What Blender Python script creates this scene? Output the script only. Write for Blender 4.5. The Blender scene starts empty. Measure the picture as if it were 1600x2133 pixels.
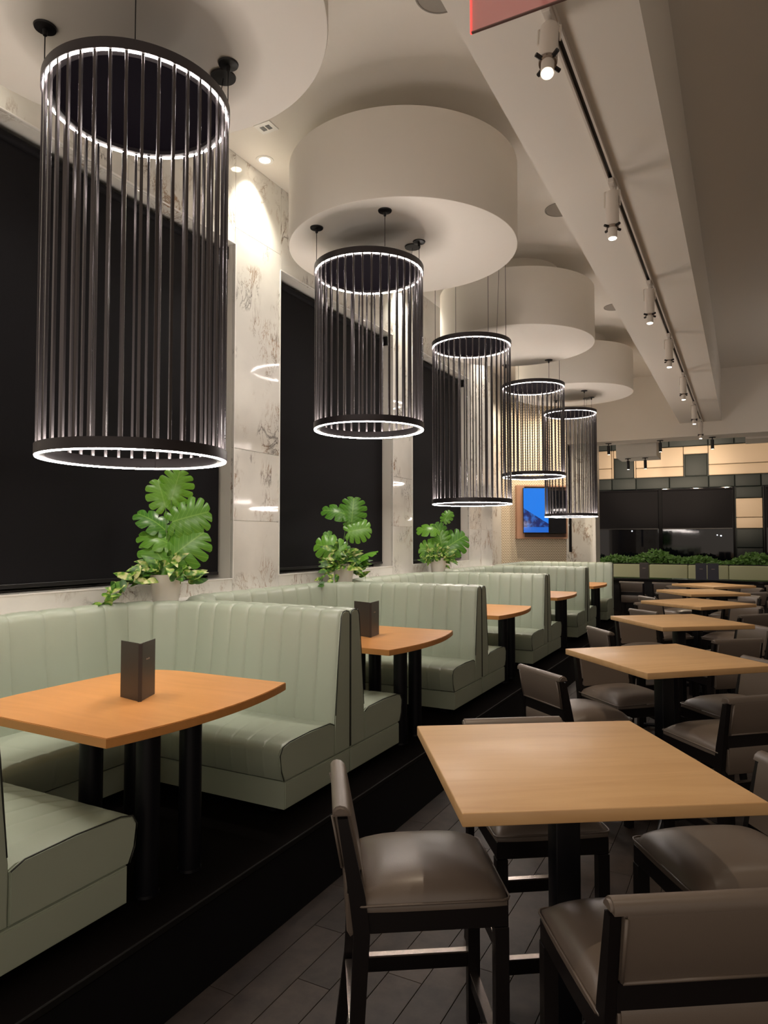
import bpy, bmesh, math, random
from mathutils import Vector, Matrix
PI = math.pi
random.seed(7)
S = bpy.context.scene
COL = S.collection

# ------------------------------------------------------------------ camera
cam_d = bpy.data.cameras.new('camera'); cam = bpy.data.objects.new('camera', cam_d); COL.objects.link(cam)
FPX = 1430.0
cam_d.sensor_fit = 'HORIZONTAL'; cam_d.sensor_width = 36.0; cam_d.lens = FPX / 1600 * 36.0
cam_d.clip_start = 0.05; cam_d.clip_end = 200
PIT = math.atan(56.5 / FPX); YAW = math.atan(752 / FPX * math.cos(PIT))
Fv = Vector((-math.sin(YAW) * math.cos(PIT), math.cos(YAW) * math.cos(PIT), math.sin(PIT)))
Rv = Vector((math.cos(YAW), math.sin(YAW), 0)); Uv = Rv.cross(Fv)
cam.matrix_world = Matrix(((Rv.x, Uv.x, -Fv.x, 0), (Rv.y, Uv.y, -Fv.y, 0), (Rv.z, Uv.z, -Fv.z, 1.85), (0, 0, 0, 1)))
S.camera = cam

# ------------------------------------------------------------------ world, exposure
W = bpy.data.worlds.new('world'); S.world = W; W.use_nodes = True
W.node_tree.nodes['Background'].inputs[0].default_value = (1.0, 0.84, 0.70, 1)
W.node_tree.nodes['Background'].inputs[1].default_value = 0.66
S.view_settings.view_transform = 'Standard'; S.view_settings.look = 'None'
S.view_settings.gamma = 1.0; S.view_settings.exposure = 0.25
S.view_settings.use_curve_mapping = False
LED = 100.0            # radiance of the pendants' light strips
SPOT_W = 75.0         # track spots on the bar tables
DOWN_W = 165.0         # downlights washing the marble wall
UPL = 190.0           # radiance of the upward strips on the lower rings
ROOM_W = 60.0         # unseen downlights added to fill the rest of the room

# ------------------------------------------------------------------ materials
def mat(name, col, rough=0.5, metal=0.0, spec=0.5, coat=0.0, emis=None, es=0.0, coat_rough=0.1):
    m = bpy.data.materials.new(name); m.use_nodes = True
    b = m.node_tree.nodes['Principled BSDF']
    b.inputs['Base Color'].default_value = (*col, 1); b.inputs['Roughness'].default_value = rough
    b.inputs['Metallic'].default_value = metal; b.inputs['Specular IOR Level'].default_value = spec
    b.inputs['Coat Weight'].default_value = coat; b.inputs['Coat Roughness'].default_value = coat_rough
    if emis:
        b.inputs['Emission Color'].default_value = (*emis, 1); b.inputs['Emission Strength'].default_value = es
    m.diffuse_color = (*col, 1)
    return m
def nd(m, t, **kw):
    n = m.node_tree.nodes.new(t)
    for k, v in kw.items():
        if k.startswith('i_'): n.inputs[k[2:].replace('_', ' ')].default_value = v
        else: setattr(n, k, v)
    return n
def lk(m, a, b): m.node_tree.links.new(a, b)
def ramp(m, src, stops, interp='LINEAR'):
    r = nd(m, 'ShaderNodeValToRGB'); e = r.color_ramp.elements; r.color_ramp.interpolation = interp
    while len(e) < len(stops): e.new(0.5)
    for i, (p, c) in enumerate(stops):
        e[i].position = p; e[i].color = (*c, 1) if len(c) == 3 else c
    lk(m, src, r.inputs[0]); return r
def bsdf(m): return m.node_tree.nodes['Principled BSDF']
def bump(m, src, strength, dist=0.002):
    b = nd(m, 'ShaderNodeBump'); b.inputs['Strength'].default_value = strength; b.inputs['Distance'].default_value = dist
    lk(m, src, b.inputs['Height']); lk(m, b.outputs[0], bsdf(m).inputs['Normal'])
def coords(m, world=True, scale=(1, 1, 1), rnd=0.0):
    if world:
        g = nd(m, 'ShaderNodeNewGeometry'); src = g.outputs['Position']
    else:
        t = nd(m, 'ShaderNodeTexCoord'); src = t.outputs['Object']
    mp = nd(m, 'ShaderNodeMapping'); mp.inputs['Scale'].default_value = scale
    lk(m, src, mp.inputs['Vector'])
    if rnd:
        oi = nd(m, 'ShaderNodeObjectInfo'); mu = nd(m, 'ShaderNodeMath', operation='MULTIPLY'); mu.inputs[1].default_value = rnd
        lk(m, oi.outputs['Random'], mu.inputs[0]); cb = nd(m, 'ShaderNodeCombineXYZ')
        lk(m, mu.outputs[0], cb.inputs[0]); lk(m, mu.outputs[0], cb.inputs[2]); lk(m, cb.outputs[0], mp.inputs['Location'])
    return mp.outputs[0]

def marble():
    m = mat('marble', (.62, .6, .54), 0.06)
    v = coords(m, True, (1, 1, 1), 11.0)
    mp = nd(m, 'ShaderNodeMapping'); mp.inputs['Rotation'].default_value = (0.75, 0.2, 0.3); mp.inputs['Scale'].default_value = (1.5, 1.9, .8); lk(m, v, mp.inputs['Vector'])
    def veins(sc, det, dist, w0, w1, top):
        n = nd(m, 'ShaderNodeTexNoise'); n.inputs['Scale'].default_value = sc; n.inputs['Detail'].default_value = det; n.inputs['Distortion'].default_value = dist; n.inputs['Roughness'].default_value = .62
        lk(m, mp.outputs[0], n.inputs['Vector'])
        s1 = nd(m, 'ShaderNodeMath', operation='SUBTRACT'); s1.inputs[1].default_value = .5; lk(m, n.outputs['Fac'], s1.inputs[0])
        a1 = nd(m, 'ShaderNodeMath', operation='ABSOLUTE'); lk(m, s1.outputs[0], a1.inputs[0])
        return ramp(m, a1.outputs[0], [(0, (top,) * 3), (w0, (top * .5,) * 3), (w1, (0, 0, 0))])
    vein = veins(1.5, 8, 1.1, .007, .024, 1.0); vein2 = veins(4.0, 7, 1.3, .008, .024, .85)
    msk = nd(m, 'ShaderNodeTexNoise'); msk.inputs['Scale'].default_value = 2.3; msk.inputs['Detail'].default_value = 3; lk(m, v, msk.inputs['Vector'])
    mr = ramp(m, msk.outputs['Fac'], [(.50, (0, 0, 0)), (.59, (1, 1, 1))])
    mm = nd(m, 'ShaderNodeMath', operation='MAXIMUM'); lk(m, vein.outputs[0], mm.inputs[0]); lk(m, vein2.outputs[0], mm.inputs[1])
    mu = nd(m, 'ShaderNodeMath', operation='MULTIPLY'); lk(m, mm.outputs[0], mu.inputs[0]); lk(m, mr.outputs[0], mu.inputs[1])
    hue = nd(m, 'ShaderNodeTexNoise'); hue.inputs['Scale'].default_value = 3.1; lk(m, v, hue.inputs['Vector'])
    vc = ramp(m, hue.outputs['Fac'], [(.4, (.11, .095, .085)), (.58, (.27, .15, .07))])
    cl = nd(m, 'ShaderNodeTexNoise'); cl.inputs['Scale'].default_value = 1.1; cl.inputs['Detail'].default_value = 6; lk(m, v, cl.inputs['Vector'])
    bc = ramp(m, cl.outputs['Fac'], [(.35, (.60, .585, .54)), (.6, (.74, .72, .66))])
    mixn = nd(m, 'ShaderNodeMix', data_type='RGBA'); lk(m, mu.outputs[0], mixn.inputs[0]); lk(m, bc.outputs[0], mixn.inputs[6]); lk(m, vc.outputs[0], mixn.inputs[7])
    lk(m, mixn.outputs[2], bsdf(m).inputs['Base Color'])
    return m
def wood(name, c1, c2, rough=0.3, coat=0.3):
    m = mat(name, c1, rough, coat=coat, coat_rough=.15)
    v = coords(m, False, (1.2, 9, 9))
    n = nd(m, 'ShaderNodeTexNoise'); n.inputs['Scale'].default_value = 1.6; n.inputs['Detail'].default_value = 6; n.inputs['Distortion'].default_value = .6; lk(m, v, n.inputs['Vector'])
    r = ramp(m, n.outputs['Fac'], [(.3, c2), (.62, c1)])
    lk(m, r.outputs[0], bsdf(m).inputs['Base Color'])
    return m
def leather(name, col, rough, scale=260, st=.12, coat=0.0):
    m = mat(name, col, rough, coat=coat, coat_rough=.25)
    v = coords(m, True)
    n = nd(m, 'ShaderNodeTexVoronoi'); n.inputs['Scale'].default_value = scale; lk(m, v, n.inputs['Vector'])
    n2 = nd(m, 'ShaderNodeTexNoise'); n2.inputs['Scale'].default_value = 6; n2.inputs['Detail'].default_value = 3; lk(m, v, n2.inputs['Vector'])
    ad = nd(m, 'ShaderNodeMath', operation='MULTIPLY_ADD'); ad.inputs[1].default_value = 6.0
    lk(m, n2.outputs['Fac'], ad.inputs[0]); lk(m, n.outputs['Distance'], ad.inputs[2])
    bump(m, ad.outputs[0], st, .0012)
    return m
def paint(name, col, rough=.8):
    m = mat(name, col, rough)
    n = nd(m, 'ShaderNodeTexNoise'); n.inputs['Scale'].default_value = 90; lk(m, coords(m), n.inputs['Vector'])
    bump(m, n.outputs['Fac'], .05, .002); return m
def plank_mat():
    m = mat('floor_plank', (.08, .065, .055), .5, spec=.3)
    v = coords(m, True, (1, 1, 1), 9.0)
    n = nd(m, 'ShaderNodeTexNoise'); n.inputs['Scale'].default_value = 7; n.inputs['Detail'].default_value = 8; n.inputs['Roughness'].default_value = .65; lk(m, v, n.inputs['Vector'])
    oi = nd(m, 'ShaderNodeObjectInfo')
    a = ramp(m, n.outputs['Fac'], [(.3, (.016, .011, .0085)), (.7, (.046, .033, .026))])
    h = nd(m, 'ShaderNodeHueSaturation'); mr = nd(m, 'ShaderNodeMapRange'); mr.inputs[3].default_value = .75; mr.inputs[4].default_value = 1.2
    lk(m, oi.outputs['Random'], mr.inputs[0]); lk(m, mr.outputs[0], h.inputs['Value']); lk(m, a.outputs[0], h.inputs['Color'])
    lk(m, h.outputs[0], bsdf(m).inputs['Base Color']); bump(m, n.outputs['Fac'], .25, .003)
    return m
def leaf_mat(name, c_dark, c_light, c_vein, rough=.35, nv=7.0, L=.16):
    m = mat(name, c_dark, rough)
    t = nd(m, 'ShaderNodeTexCoord'); sx = nd(m, 'ShaderNodeSeparateXYZ'); lk(m, t.outputs['Object'], sx.inputs[0])
    ab = nd(m, 'ShaderNodeMath', operation='ABSOLUTE'); lk(m, sx.outputs['X'], ab.inputs[0])
    f = nd(m, 'ShaderNodeMath', operation='MULTIPLY_ADD'); f.inputs[1].default_value = -.75; lk(m, ab.outputs[0], f.inputs[0]); lk(m, sx.outputs['Y'], f.inputs[2])
    k = nd(m, 'ShaderNodeMath', operation='MULTIPLY'); k.inputs[1].default_value = nv / L; lk(m, f.outputs[0], k.inputs[0])
    fr = nd(m, 'ShaderNodeMath', operation='PINGPONG'); fr.inputs[1].default_value = .5; lk(m, k.outputs[0], fr.inputs[0])
    r1 = ramp(m, fr.outputs[0], [(0, (.6, .6, .6)), (.10, (0, 0, 0))])
    k2 = nd(m, 'ShaderNodeMath', operation='DIVIDE'); k2.inputs[1].default_value = L; lk(m, ab.outputs[0], k2.inputs[0])
    r2 = ramp(m, k2.outputs[0], [(0, (.9, .9, .9)), (.03, (0, 0, 0))])
    mx = nd(m, 'ShaderNodeMath', operation='MAXIMUM'); lk(m, r1.outputs[0], mx.inputs[0]); lk(m, r2.outputs[0], mx.inputs[1])
    oi = nd(m, 'ShaderNodeObjectInfo'); base = ramp(m, oi.outputs['Random'], [(0, c_dark), (1, c_light)])
    mi = nd(m, 'ShaderNodeMix', data_type='RGBA'); lk(m, mx.outputs[0], mi.inputs[0]); lk(m, base.outputs[0], mi.inputs[6]); mi.inputs[7].default_value = (*c_vein, 1)
    lk(m, mi.outputs[2], bsdf(m).inputs['Base Color'])
    bsdf(m).inputs['Subsurface Weight'].default_value = 0
    return m
def varieg():
    m = mat('pothos_leaf', (.1, .25, .04), .4)
    v = coords(m, False, (1, 1, 1), 7.0)
    n = nd(m, 'ShaderNodeTexNoise'); n.inputs['Scale'].default_value = 38; n.inputs['Detail'].default_value = 1; lk(m, v, n.inputs['Vector'])
    oi = nd(m, 'ShaderNodeObjectInfo')
    ad = nd(m, 'ShaderNodeMath', operation='MULTIPLY_ADD'); ad.inputs[1].default_value = .34; lk(m, oi.outputs['Random'], ad.inputs[0]); lk(m, n.outputs['Fac'], ad.inputs[2])
    r = ramp(m, ad.outputs[0], [(.5, (.03, .10, .014)), (.68, (.11, .28, .03)), (.78, (.34, .46, .09)), (.90, (.60, .62, .28))])
    lk(m, r.outputs[0], bsdf(m).inputs['Base Color']); return m
def herring():
    m = mat('herringbone_covering', (.5, .42, .31), .32)
    t = nd(m, 'ShaderNodeTexCoord'); sx = nd(m, 'ShaderNodeSeparateXYZ'); lk(m, t.outputs['Object'], sx.inputs[0])
    def M(op, a, b=None, c=None):
        n = nd(m, 'ShaderNodeMath', operation=op)
        for i, q in enumerate((a, b, c)):
            if q is None: continue
            if isinstance(q, (int, float)): n.inputs[i].default_value = q
            else: lk(m, q, n.inputs[i])
        return n.outputs[0]
    pp = M('PINGPONG', sx.outputs['X'], .055)
    zz = M('MULTIPLY_ADD', pp, 1.6, sx.outputs['Z'])
    st = M('PINGPONG', M('MULTIPLY', zz, 17.0), .5)
    r = ramp(m, st, [(.0, (.26, .20, .13)), (.14, (.34, .27, .18)), (.24, (.68, .58, .43)), (1, (.76, .66, .5))])
    lk(m, r.outputs[0], bsdf(m).inputs['Base Color']); bump(m, st, .6, .006); return m
def tv_mat():
    m = mat('tv_picture', (.01, .01, .02), .15)
    t = nd(m, 'ShaderNodeTexCoord'); sx = nd(m, 'ShaderNodeSeparateXYZ'); lk(m, t.outputs['Object'], sx.inputs[0])
    def M(op, a, b=None):
        n = nd(m, 'ShaderNodeMath', operation=op)
        for i, q in enumerate((a, b)):
            if q is None: continue
            if isinstance(q, (int, float)): n.inputs[i].default_value = q
            else: lk(m, q, n.inputs[i])
        return n.outputs[0]
    # picture: a blue sky over a dark slope falling to the right, a lighter strip along the bottom
    slope = M('ADD', sx.outputs['Z'], M('MULTIPLY', sx.outputs['X'], .62))
    sky = M('GREATER_THAN', slope, -.12)
    bot = M('LESS_THAN', sx.outputs['Z'], -.36)
    ns = nd(m, 'ShaderNodeTexNoise'); ns.inputs['Scale'].default_value = 9; lk(m, t.outputs['Object'], ns.inputs['Vector'])
    dark = ramp(m, ns.outputs['Fac'], [(.45, (.003, .012, .09)), (.7, (.02, .12, .45))])
    mi = nd(m, 'ShaderNodeMix', data_type='RGBA'); lk(m, sky, mi.inputs[0]); lk(m, dark.outputs[0], mi.inputs[6]); mi.inputs[7].default_value = (.008, .17, .68, 1)
    m2 = nd(m, 'ShaderNodeMix', data_type='RGBA'); lk(m, bot, m2.inputs[0]); lk(m, mi.outputs[2], m2.inputs[6]); m2.inputs[7].default_value = (.006, .11, .5, 1)
    lk(m, m2.outputs[2], bsdf(m).inputs['Emission Color']); bsdf(m).inputs['Emission Strength'].default_value = 1.0
    return m

MARBLE = marble()
M_CEIL = paint('ceiling_paint', (.76, .715, .65))
M_WHITE = mat('white_plaster_edge', (.75, .72, .66), .5)
M_TRIM = mat('satin_trim', (.78, .76, .72), .3)
M_BLIND = mat('blind_fabric', (.006, .0055, .0068), .75, spec=.15)
M_BLACK = mat('black_metal', (.012, .011, .012), .35, .3)
M_ROD = mat('rod_metal', (.085, .077, .08), .26, .8)
M_PLATE = mat('ring_top_plate', (.003, .002, .004), .8, spec=.05)
M_RING = mat('ring_metal', (.03, .025, .028), .42, .4)
M_LED = mat('led_strip', (1, 1, 1), .5, emis=(1.0, .90, .83), es=LED)
M_LEDU = mat('led_strip_up', (1, 1, 1), .5, emis=(1.0, .90, .83), es=UPL)
M_SAGE = leather('sage_vinyl', (.40, .45, .355), .36, 160, .06, .15)
M_PIPE = mat('dark_piping', (.03, .032, .026), .4)
M_PIPEG = mat('sage_piping', (.3, .33, .25), .35)
M_TAUPE = leather('taupe_leather', (.128, .10, .08), .4, 300, .1, .2)
M_DARKW = mat('espresso_wood', (.006, .0042, .0045), .38, spec=.3)
M_CHROME = mat('brushed_steel', (.42, .36, .32), .25, 1.0)
M_BTAB = wood('bar_table_maple', (.60, .375, .175), (.53, .315, .14), .42, .05)
M_DTAB = wood('booth_table_wood', (.66, .295, .088), (.60, .262, .074), .36, .12)
M_COLM = mat('black_column_metal', (.004, .004, .006), .4, spec=.25)
M_PLANK = plank_mat()
M_GROUT = mat('floor_grout', (.02, .016, .014), .8)
M_PLAT = paint('platform_carpet', (.005, .004, .0037), .9); bsdf(M_PLAT).inputs['Specular IOR Level'].default_value = .02
M_RISER = mat('platform_riser', (.002, .0018, .0028), .6, spec=.2)
M_NOSE = mat('nosing', (.008, .0075, .007), .6, spec=.2)
M_POT = mat('white_ceramic', (.68, .64, .56), .3)
M_SOIL = mat('soil', (.03, .02, .012), .95)
M_MON = leaf_mat('monstera_leaf', (.06, .20, .018), (.15, .37, .03), (.26, .48, .09), .32, 7.0, .17)
M_STEM = mat('stem', (.12, .22, .05), .5)
M_POTH = varieg()
M_HEDGE = leaf_mat('hedge_leaf', (.07, .19, .03), (.17, .36, .06), (.12, .26, .05), .4, 4, .08)
M_MENU = mat('menu_cover', (.035, .027, .024), .38)
M_PAPER = mat('menu_paper', (.75, .7, .6), .7)
M_LOGO = mat('menu_print', (.35, .25, .2), .5)
M_HERR = herring()
M_COPPER = mat('copper_laminate', (.42, .235, .15), .4, .2)
M_TV = tv_mat()
M_GLASSB = mat('night_glass', (.004, .005, .008), .04)
M_FRAME = mat('black_window_frame', (.006, .006, .007), .7, spec=.1)
M_FIX = mat('fixture_paint', (.62, .56, .5), .4)
M_LENS = mat('lamp_lens', (1, 1, 1), .3, emis=(1, .88, .72), es=14.0)
M_BEIGE = leather('beige_upholstery', (.60, .47, .33), .55, 120, .15)
M_TEAL = leather('green_upholstery', (.013, .020, .018), .6, 120, .15)
M_LIMEV = leather('pale_green_vinyl', (.42, .45, .28), .38, 150, .1)
M_BLKTOP = mat('black_gloss_top', (.006, .006, .007), .12)
M_GRILLE = mat('speaker_grille', (.30, .27, .235), .7)

# ------------------------------------------------------------------ mesh helpers
def link_mesh(name, me, m, parent=None, loc=(0, 0, 0), rot=(0, 0, 0), smooth=False):
    if m is not None and not me.materials: me.materials.append(m)
    o = bpy.data.objects.new(name, me); COL.objects.link(o)
    o.location = loc; o.rotation_euler = rot
    if parent: o.parent = parent
    return o
def bm_mesh(bm, name, smooth=False):
    me = bpy.data.meshes.new(name); bm.to_mesh(me); bm.free()
    if smooth:
        for p in me.polygons: p.use_smooth = True
        if smooth is not True:
            me.set_sharp_from_angle(angle=smooth)
    return me
def add_box(bm, x0, x1, y0, y1, z0, z1, bev=0, seg=1):
    r = bmesh.ops.create_cube(bm, size=1.0)
    vs = r['verts']
    for v in vs:
        v.co = Vector((x0 + (v.co.x + .5) * (x1 - x0), y0 + (v.co.y + .5) * (y1 - y0), z0 + (v.co.z + .5) * (z1 - z0)))
    if bev:
        es = list({e for v in vs for e in v.link_edges})
        bmesh.ops.bevel(bm, geom=es, offset=bev, segments=seg, profile=.5, affect='EDGES')
def box(name, b, m, parent=None, bev=0, seg=1, loc=(0, 0, 0), rot=(0, 0, 0), smooth=None):
    bm = bmesh.new(); add_box(bm, *b, bev=bev, seg=seg)
    me = bm_mesh(bm, name, (0.9 if seg > 1 else False) if smooth is None else smooth)
    return link_mesh(name, me, m, parent, loc, rot)
def boxes(name, bl, m, parent=None, bev=0):
    bm = bmesh.new()
    for b in bl: add_box(bm, *b, bev=bev)
    return link_mesh(name, bm_mesh(bm, name), m, parent)
def add_cyl(bm, p, q, r, r2=None, n=12, caps=True):
    p = Vector(p); q = Vector(q); d = q - p; L = d.length
    rot = d.to_track_quat('Z', 'Y').to_matrix().to_4x4()
    M = Matrix.Translation((p + q) / 2) @ rot
    bmesh.ops.create_cone(bm, cap_ends=caps, segments=n, radius1=r, radius2=r if r2 is None else r2, depth=L, matrix=M)
def cyl(name, p, q, r, m, parent=None, r2=None, n=16, smooth=.7, **k):
    bm = bmesh.new(); add_cyl(bm, p, q, r, r2, n); return link_mesh(name, bm_mesh(bm, name, smooth), m, parent, **k)
def lathe_bm(bm, prof, n=48, c=(0, 0)):
    rings = []
    for r, z in prof:
        rings.append([bm.verts.new((c[0] + r * math.cos(2 * PI * i / n), c[1] + r * math.sin(2 * PI * i / n), z)) for i in range(n)])
    for a, b in zip(rings, rings[1:]):
        for i in range(n):
            bm.faces.new((a[i], a[(i + 1) % n], b[(i + 1) % n], b[i]))
    return rings
def lathe(name, prof, m, parent=None, n=48, caps=(False, False), closed=False, smooth=.6, **k):
    bm = bmesh.new()
    if closed: prof = list(prof) + [prof[0]]
    rg = lathe_bm(bm, prof, n)
    if closed: bmesh.ops.remove_doubles(bm, verts=bm.verts, dist=1e-6)
    else:
        if caps[0]: bm.faces.new(rg[0][::-1])
        if caps[1]: bm.faces.new(rg[-1])
    bmesh.ops.recalc_face_normals(bm, faces=bm.faces)
    return link_mesh(name, bm_mesh(bm, name, smooth), m, parent, **k)
def prism(name, pts, z0, z1, m, parent=None, bev=0, seg=2, **k):
    bm = bmesh.new()
    vs = [bm.verts.new((x, y, z0)) for x, y in pts]; f = bm.faces.new(vs)
    r = bmesh.ops.extrude_face_region(bm, geom=[f]); up = [v for v in r['geom'] if isinstance(v, bmesh.types.BMVert)]
    for v in up: v.co.z = z1
    bmesh.ops.recalc_face_normals(bm, faces=bm.faces)
    if bev:
        es = [e for e in bm.edges if abs(e.verts[0].co.z - e.verts[1].co.z) < 1e-6]
        bmesh.ops.bevel(bm, geom=es, offset=bev, segments=seg, affect='EDGES')
    return link_mesh(name, bm_mesh(bm, name, .6), m, parent, **k)
def tube(name, pts, r, m, parent=None, n=8, **k):
    bm = bmesh.new(); pts = [Vector(p) for p in pts]; rings = []
    for i, p in enumerate(pts):
        t = (pts[min(i + 1, len(pts) - 1)] - pts[max(i - 1, 0)]).normalized()
        a = t.cross(Vector((0, 0, 1)));
        if a.length < .05: a = t.cross(Vector((0, 1, 0)))
        a.normalize(); b = t.cross(a)
        rings.append([bm.verts.new(p + (a * math.cos(2 * PI * j / n) + b * math.sin(2 * PI * j / n)) * r) for j in range(n)])
    for a, b in zip(rings, rings[1:]):
        for j in range(n): bm.faces.new((a[j], a[(j + 1) % n], b[(j + 1) % n], b[j]))
    bm.faces.new(rings[0][::-1]); bm.faces.new(rings[-1])
    bmesh.ops.recalc_face_normals(bm, faces=bm.faces)
    return link_mesh(name, bm_mesh(bm, name, True), m, parent, **k)
def thing(name, label, cat, loc=(0, 0, 0), rz=0, group=None, kind=None):
    o = bpy.data.objects.new(name, None); COL.objects.link(o); o.empty_display_size = .1
    o.location = loc; o.rotation_euler = (0, 0, rz)
    if label: o['label'] = label
    if cat: o['category'] = cat
    if group: o['group'] = group
    if kind: o['kind'] = kind
    return o
def tag(o, label=None, cat=None, group=None, kind=None):
    if label: o['label'] = label
    if cat: o['category'] = cat
    if group: o['group'] = group
    if kind: o['kind'] = kind
    return o
def kids(o): return [c for c in bpy.data.objects if c.parent is o]
TREE = {}
def snap(root):           # remember a thing's tree once, so that copies are cheap
    TREE[root.name] = [(c, kids(c)) for c in kids(root)]
def dup(root, loc, rz=None, label=None, group=None):
    r = root.copy(); COL.objects.link(r); r.location = loc
    if rz is not None: r.rotation_euler = (0, 0, rz)
    if label: r['label'] = label
    if group: r['group'] = group
    for c, gs in TREE[root.name]:
        k = c.copy(); COL.objects.link(k); k.parent = r
        for g in gs:
            h = g.copy(); COL.objects.link(h); h.parent = k
    return r
def spot(name, loc, target, watts, ang, blend, parent=None, radius=.03, col=(1, .80, .6)):
    d = bpy.data.lights.new(name, 'SPOT'); d.energy = watts; d.spot_size = ang; d.spot_blend = blend; d.shadow_soft_size = radius; d.color = col
    o = bpy.data.objects.new(name, d); COL.objects.link(o)
    o.location = loc; o.rotation_euler = (Vector(target) - Vector(loc)).to_track_quat('-Z', 'Y').to_euler()
    if parent: o.parent = parent
    return o

CEIL = 5.41; PLZ = .315; WX = -4.1

# ------------------------------------------------------------------ setting: floor
fl = box('floor', (-2.0, 6.0, -2.5, 23, -.2, -.02), M_GROUT); fl['kind'] = 'structure'
PW = .16
plank_meshes = {}
def plank_mesh(L):
    k = round(L, 3)
    if k not in plank_meshes:
        bm = bmesh.new(); add_box(bm, -PW / 2 + .0012, PW / 2 - .0012, -k / 2 + .0012, k / 2 - .0012, -.0195, 0, bev=.0012)
        me = bm_mesh(bm, 'plank'); me.materials.append(M_PLANK); plank_meshes[k] = me
    return plank_meshes[k]
rest = bmesh.new(); cnt = 0
rows = []
for i in range(50):
    xc = -2.0 + PW * .35 + PW * i
    off = (i * .37) % .95
    y = -2.5 - off
    while y < 22.9:
        y0, y1 = max(y, -2.5), min(y + .95, 22.95)
        if y1 - y0 > .05: rows.append((xc, y0, y1))
        y += .95
rows = [r for r in rows if r[0] + PW / 2 < 6.0]
def seen(r):
    x, y0, y1 = r; return -2.05 < x < .45 and y1 > 1.2 and y0 < 12.2 and x > -2.0 + PW*.3
for (x, y0, y1) in sorted(rows, key=lambda r: r[2]):
    x0 = x - PW / 2
    if seen((x, y0, y1)) and cnt < 195 and x0 > -2.0:
        link_mesh('plank', plank_mesh(y1 - y0), None, fl, (x, (y0 + y1) / 2, 0)); cnt += 1
    else:
        add_box(rest, max(x - PW / 2, -2.0) + .0012, x + PW / 2 - .0012, y0 + .0012, y1 - .0012, -.0195, 0)
o = link_mesh('plank_field', bm_mesh(rest, 'plank_field'), M_PLANK, fl); o['kind'] = 'stuff'

# raised booth platform
pf = thing('trim_1', 'black raised platform that carries the booths', None, (0, 0, 0), kind='structure')
box('platform_top', (-4.8, -2.07, -2.5, 16.5, .285, PLZ), M_PLAT, pf)
bm = bmesh.new()
rw = [[bm.verts.new((x, y, z)) for x, z in ((-4.8, -.1), (-2.0, -.1), (-2.0, 0), (-2.074, .285), (-4.8, .285))] for y in (-2.5, 16.5)]
for j in range(5): bm.faces.new((rw[0][j], rw[0][(j + 1) % 5], rw[1][(j + 1) % 5], rw[1][j]))
bm.faces.new(rw[0]); bm.faces.new(rw[1]); bmesh.ops.recalc_face_normals(bm, faces=bm.faces)
link_mesh('riser', bm_mesh(bm, 'riser'), M_RISER, pf)
box('nosing', (-2.078, -2.067, -2.5, 16.5, .288, PLZ + .002), M_NOSE, pf, bev=.003)

# ------------------------------------------------------------------ setting: ceiling, beam, drums
ce = box('ceiling', (-5.6, 6.0, -2.5, 23, CEIL, CEIL + .15), M_CEIL); ce['kind'] = 'structure'
bk = box('trim_2', (-4.9, 6.0, 15.85, 16.5, 4.03, CEIL), M_CEIL); tag(bk, 'deep beige ceiling bulkhead crossing the far end of the room', kind='structure')
be = box('trim_3', (-1.19, -.385, -2.5, 15.85, 4.32, CEIL), M_CEIL); tag(be, 'long beige ceiling beam above the bar tables', kind='structure')
be2 = box('trim_4', (-2.62, -1.74, 16.6, 17.5, 3.74, CEIL), M_WHITE); tag(be2, 'pale boxed duct hanging below the far ceiling', kind='structure')
be3 = box('trim_5', (.05, 3.0, 16.6, 17.5, 4.0, CEIL), M_CEIL); tag(be3, 'beige boxed duct at the right of the far ceiling', kind='structure')
DRY = [2.31, 5.452, 8.90, 12.38]
dlab = ['nearest white round ceiling drum, directly over the first pendant', 'second white ceiling drum, the one shown whole with four canopies below it',
        'third white ceiling drum, behind the second one', 'farthest white ceiling drum, beside the bulkhead']
for y, lb in zip(DRY, dlab):
    t = thing('ceiling_drum', lb, 'ceiling drum', (-2.675, y, 0), group='round ceiling drums')
    R = 1.015
    lathe('drum', [(0.001, 4.42), (R - .012, 4.42), (R - .004, 4.4225), (R, 4.432), (R, 5.125), (R - .01, 5.13), (.56, 5.13)], M_CEIL, t, n=128, smooth=.5)
    lathe('neck', [(.56, 5.13), (.56, CEIL)], M_CEIL, t, n=96)
DRZ = 4.42

# ------------------------------------------------------------------ setting: marble window wall
WIN = [(2.39, 4.86), (5.56, 8.05), (8.66, 10.88)]
COLS = [(-2.5, -.75), (1.75, 2.39), (4.86, 5.56), (8.05, 8.66), (10.88, 12.08)]
ZS, ZT = 1.50, 4.56
wl = boxes('wall_left', [(-4.6, WX - .03, a, b, .28, CEIL) for a, b in COLS] +
           [(-4.6, WX - .03, a, b, .28, ZS - .02) for a, b in WIN + [(-.75, 1.75)]] + [(-4.6, WX - .03, a, b, ZT + .02, CEIL) for a, b in WIN + [(-.75, 1.75)]], M_WHITE)
wl['kind'] = 'structure'
G = .0012
def slab(b):
    x0, x1, y0, y1, z0, z1 = b
    c = ((x0 + x1) / 2, (y0 + y1) / 2, (z0 + z1) / 2)
    return box('marble_slab', (x0 - c[0], x1 - c[0], y0 - c[1] + G, y1 - c[1] - G, z0 - c[2] + G, z1 - c[2] - G), MARBLE, wl, bev=.0015, loc=c)
for a, b in COLS[1:]:
    zz = [1.0, 2.02, 2.68, 4.72, CEIL]
    ys = [a, b] if b - a < .9 else [a, a + .6, b]
    for y0, y1 in zip(ys, ys[1:]):
        for z0, z1 in zip(zz, zz[1:]): slab((WX - .03, WX, y0, y1, z0, z1))
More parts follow.
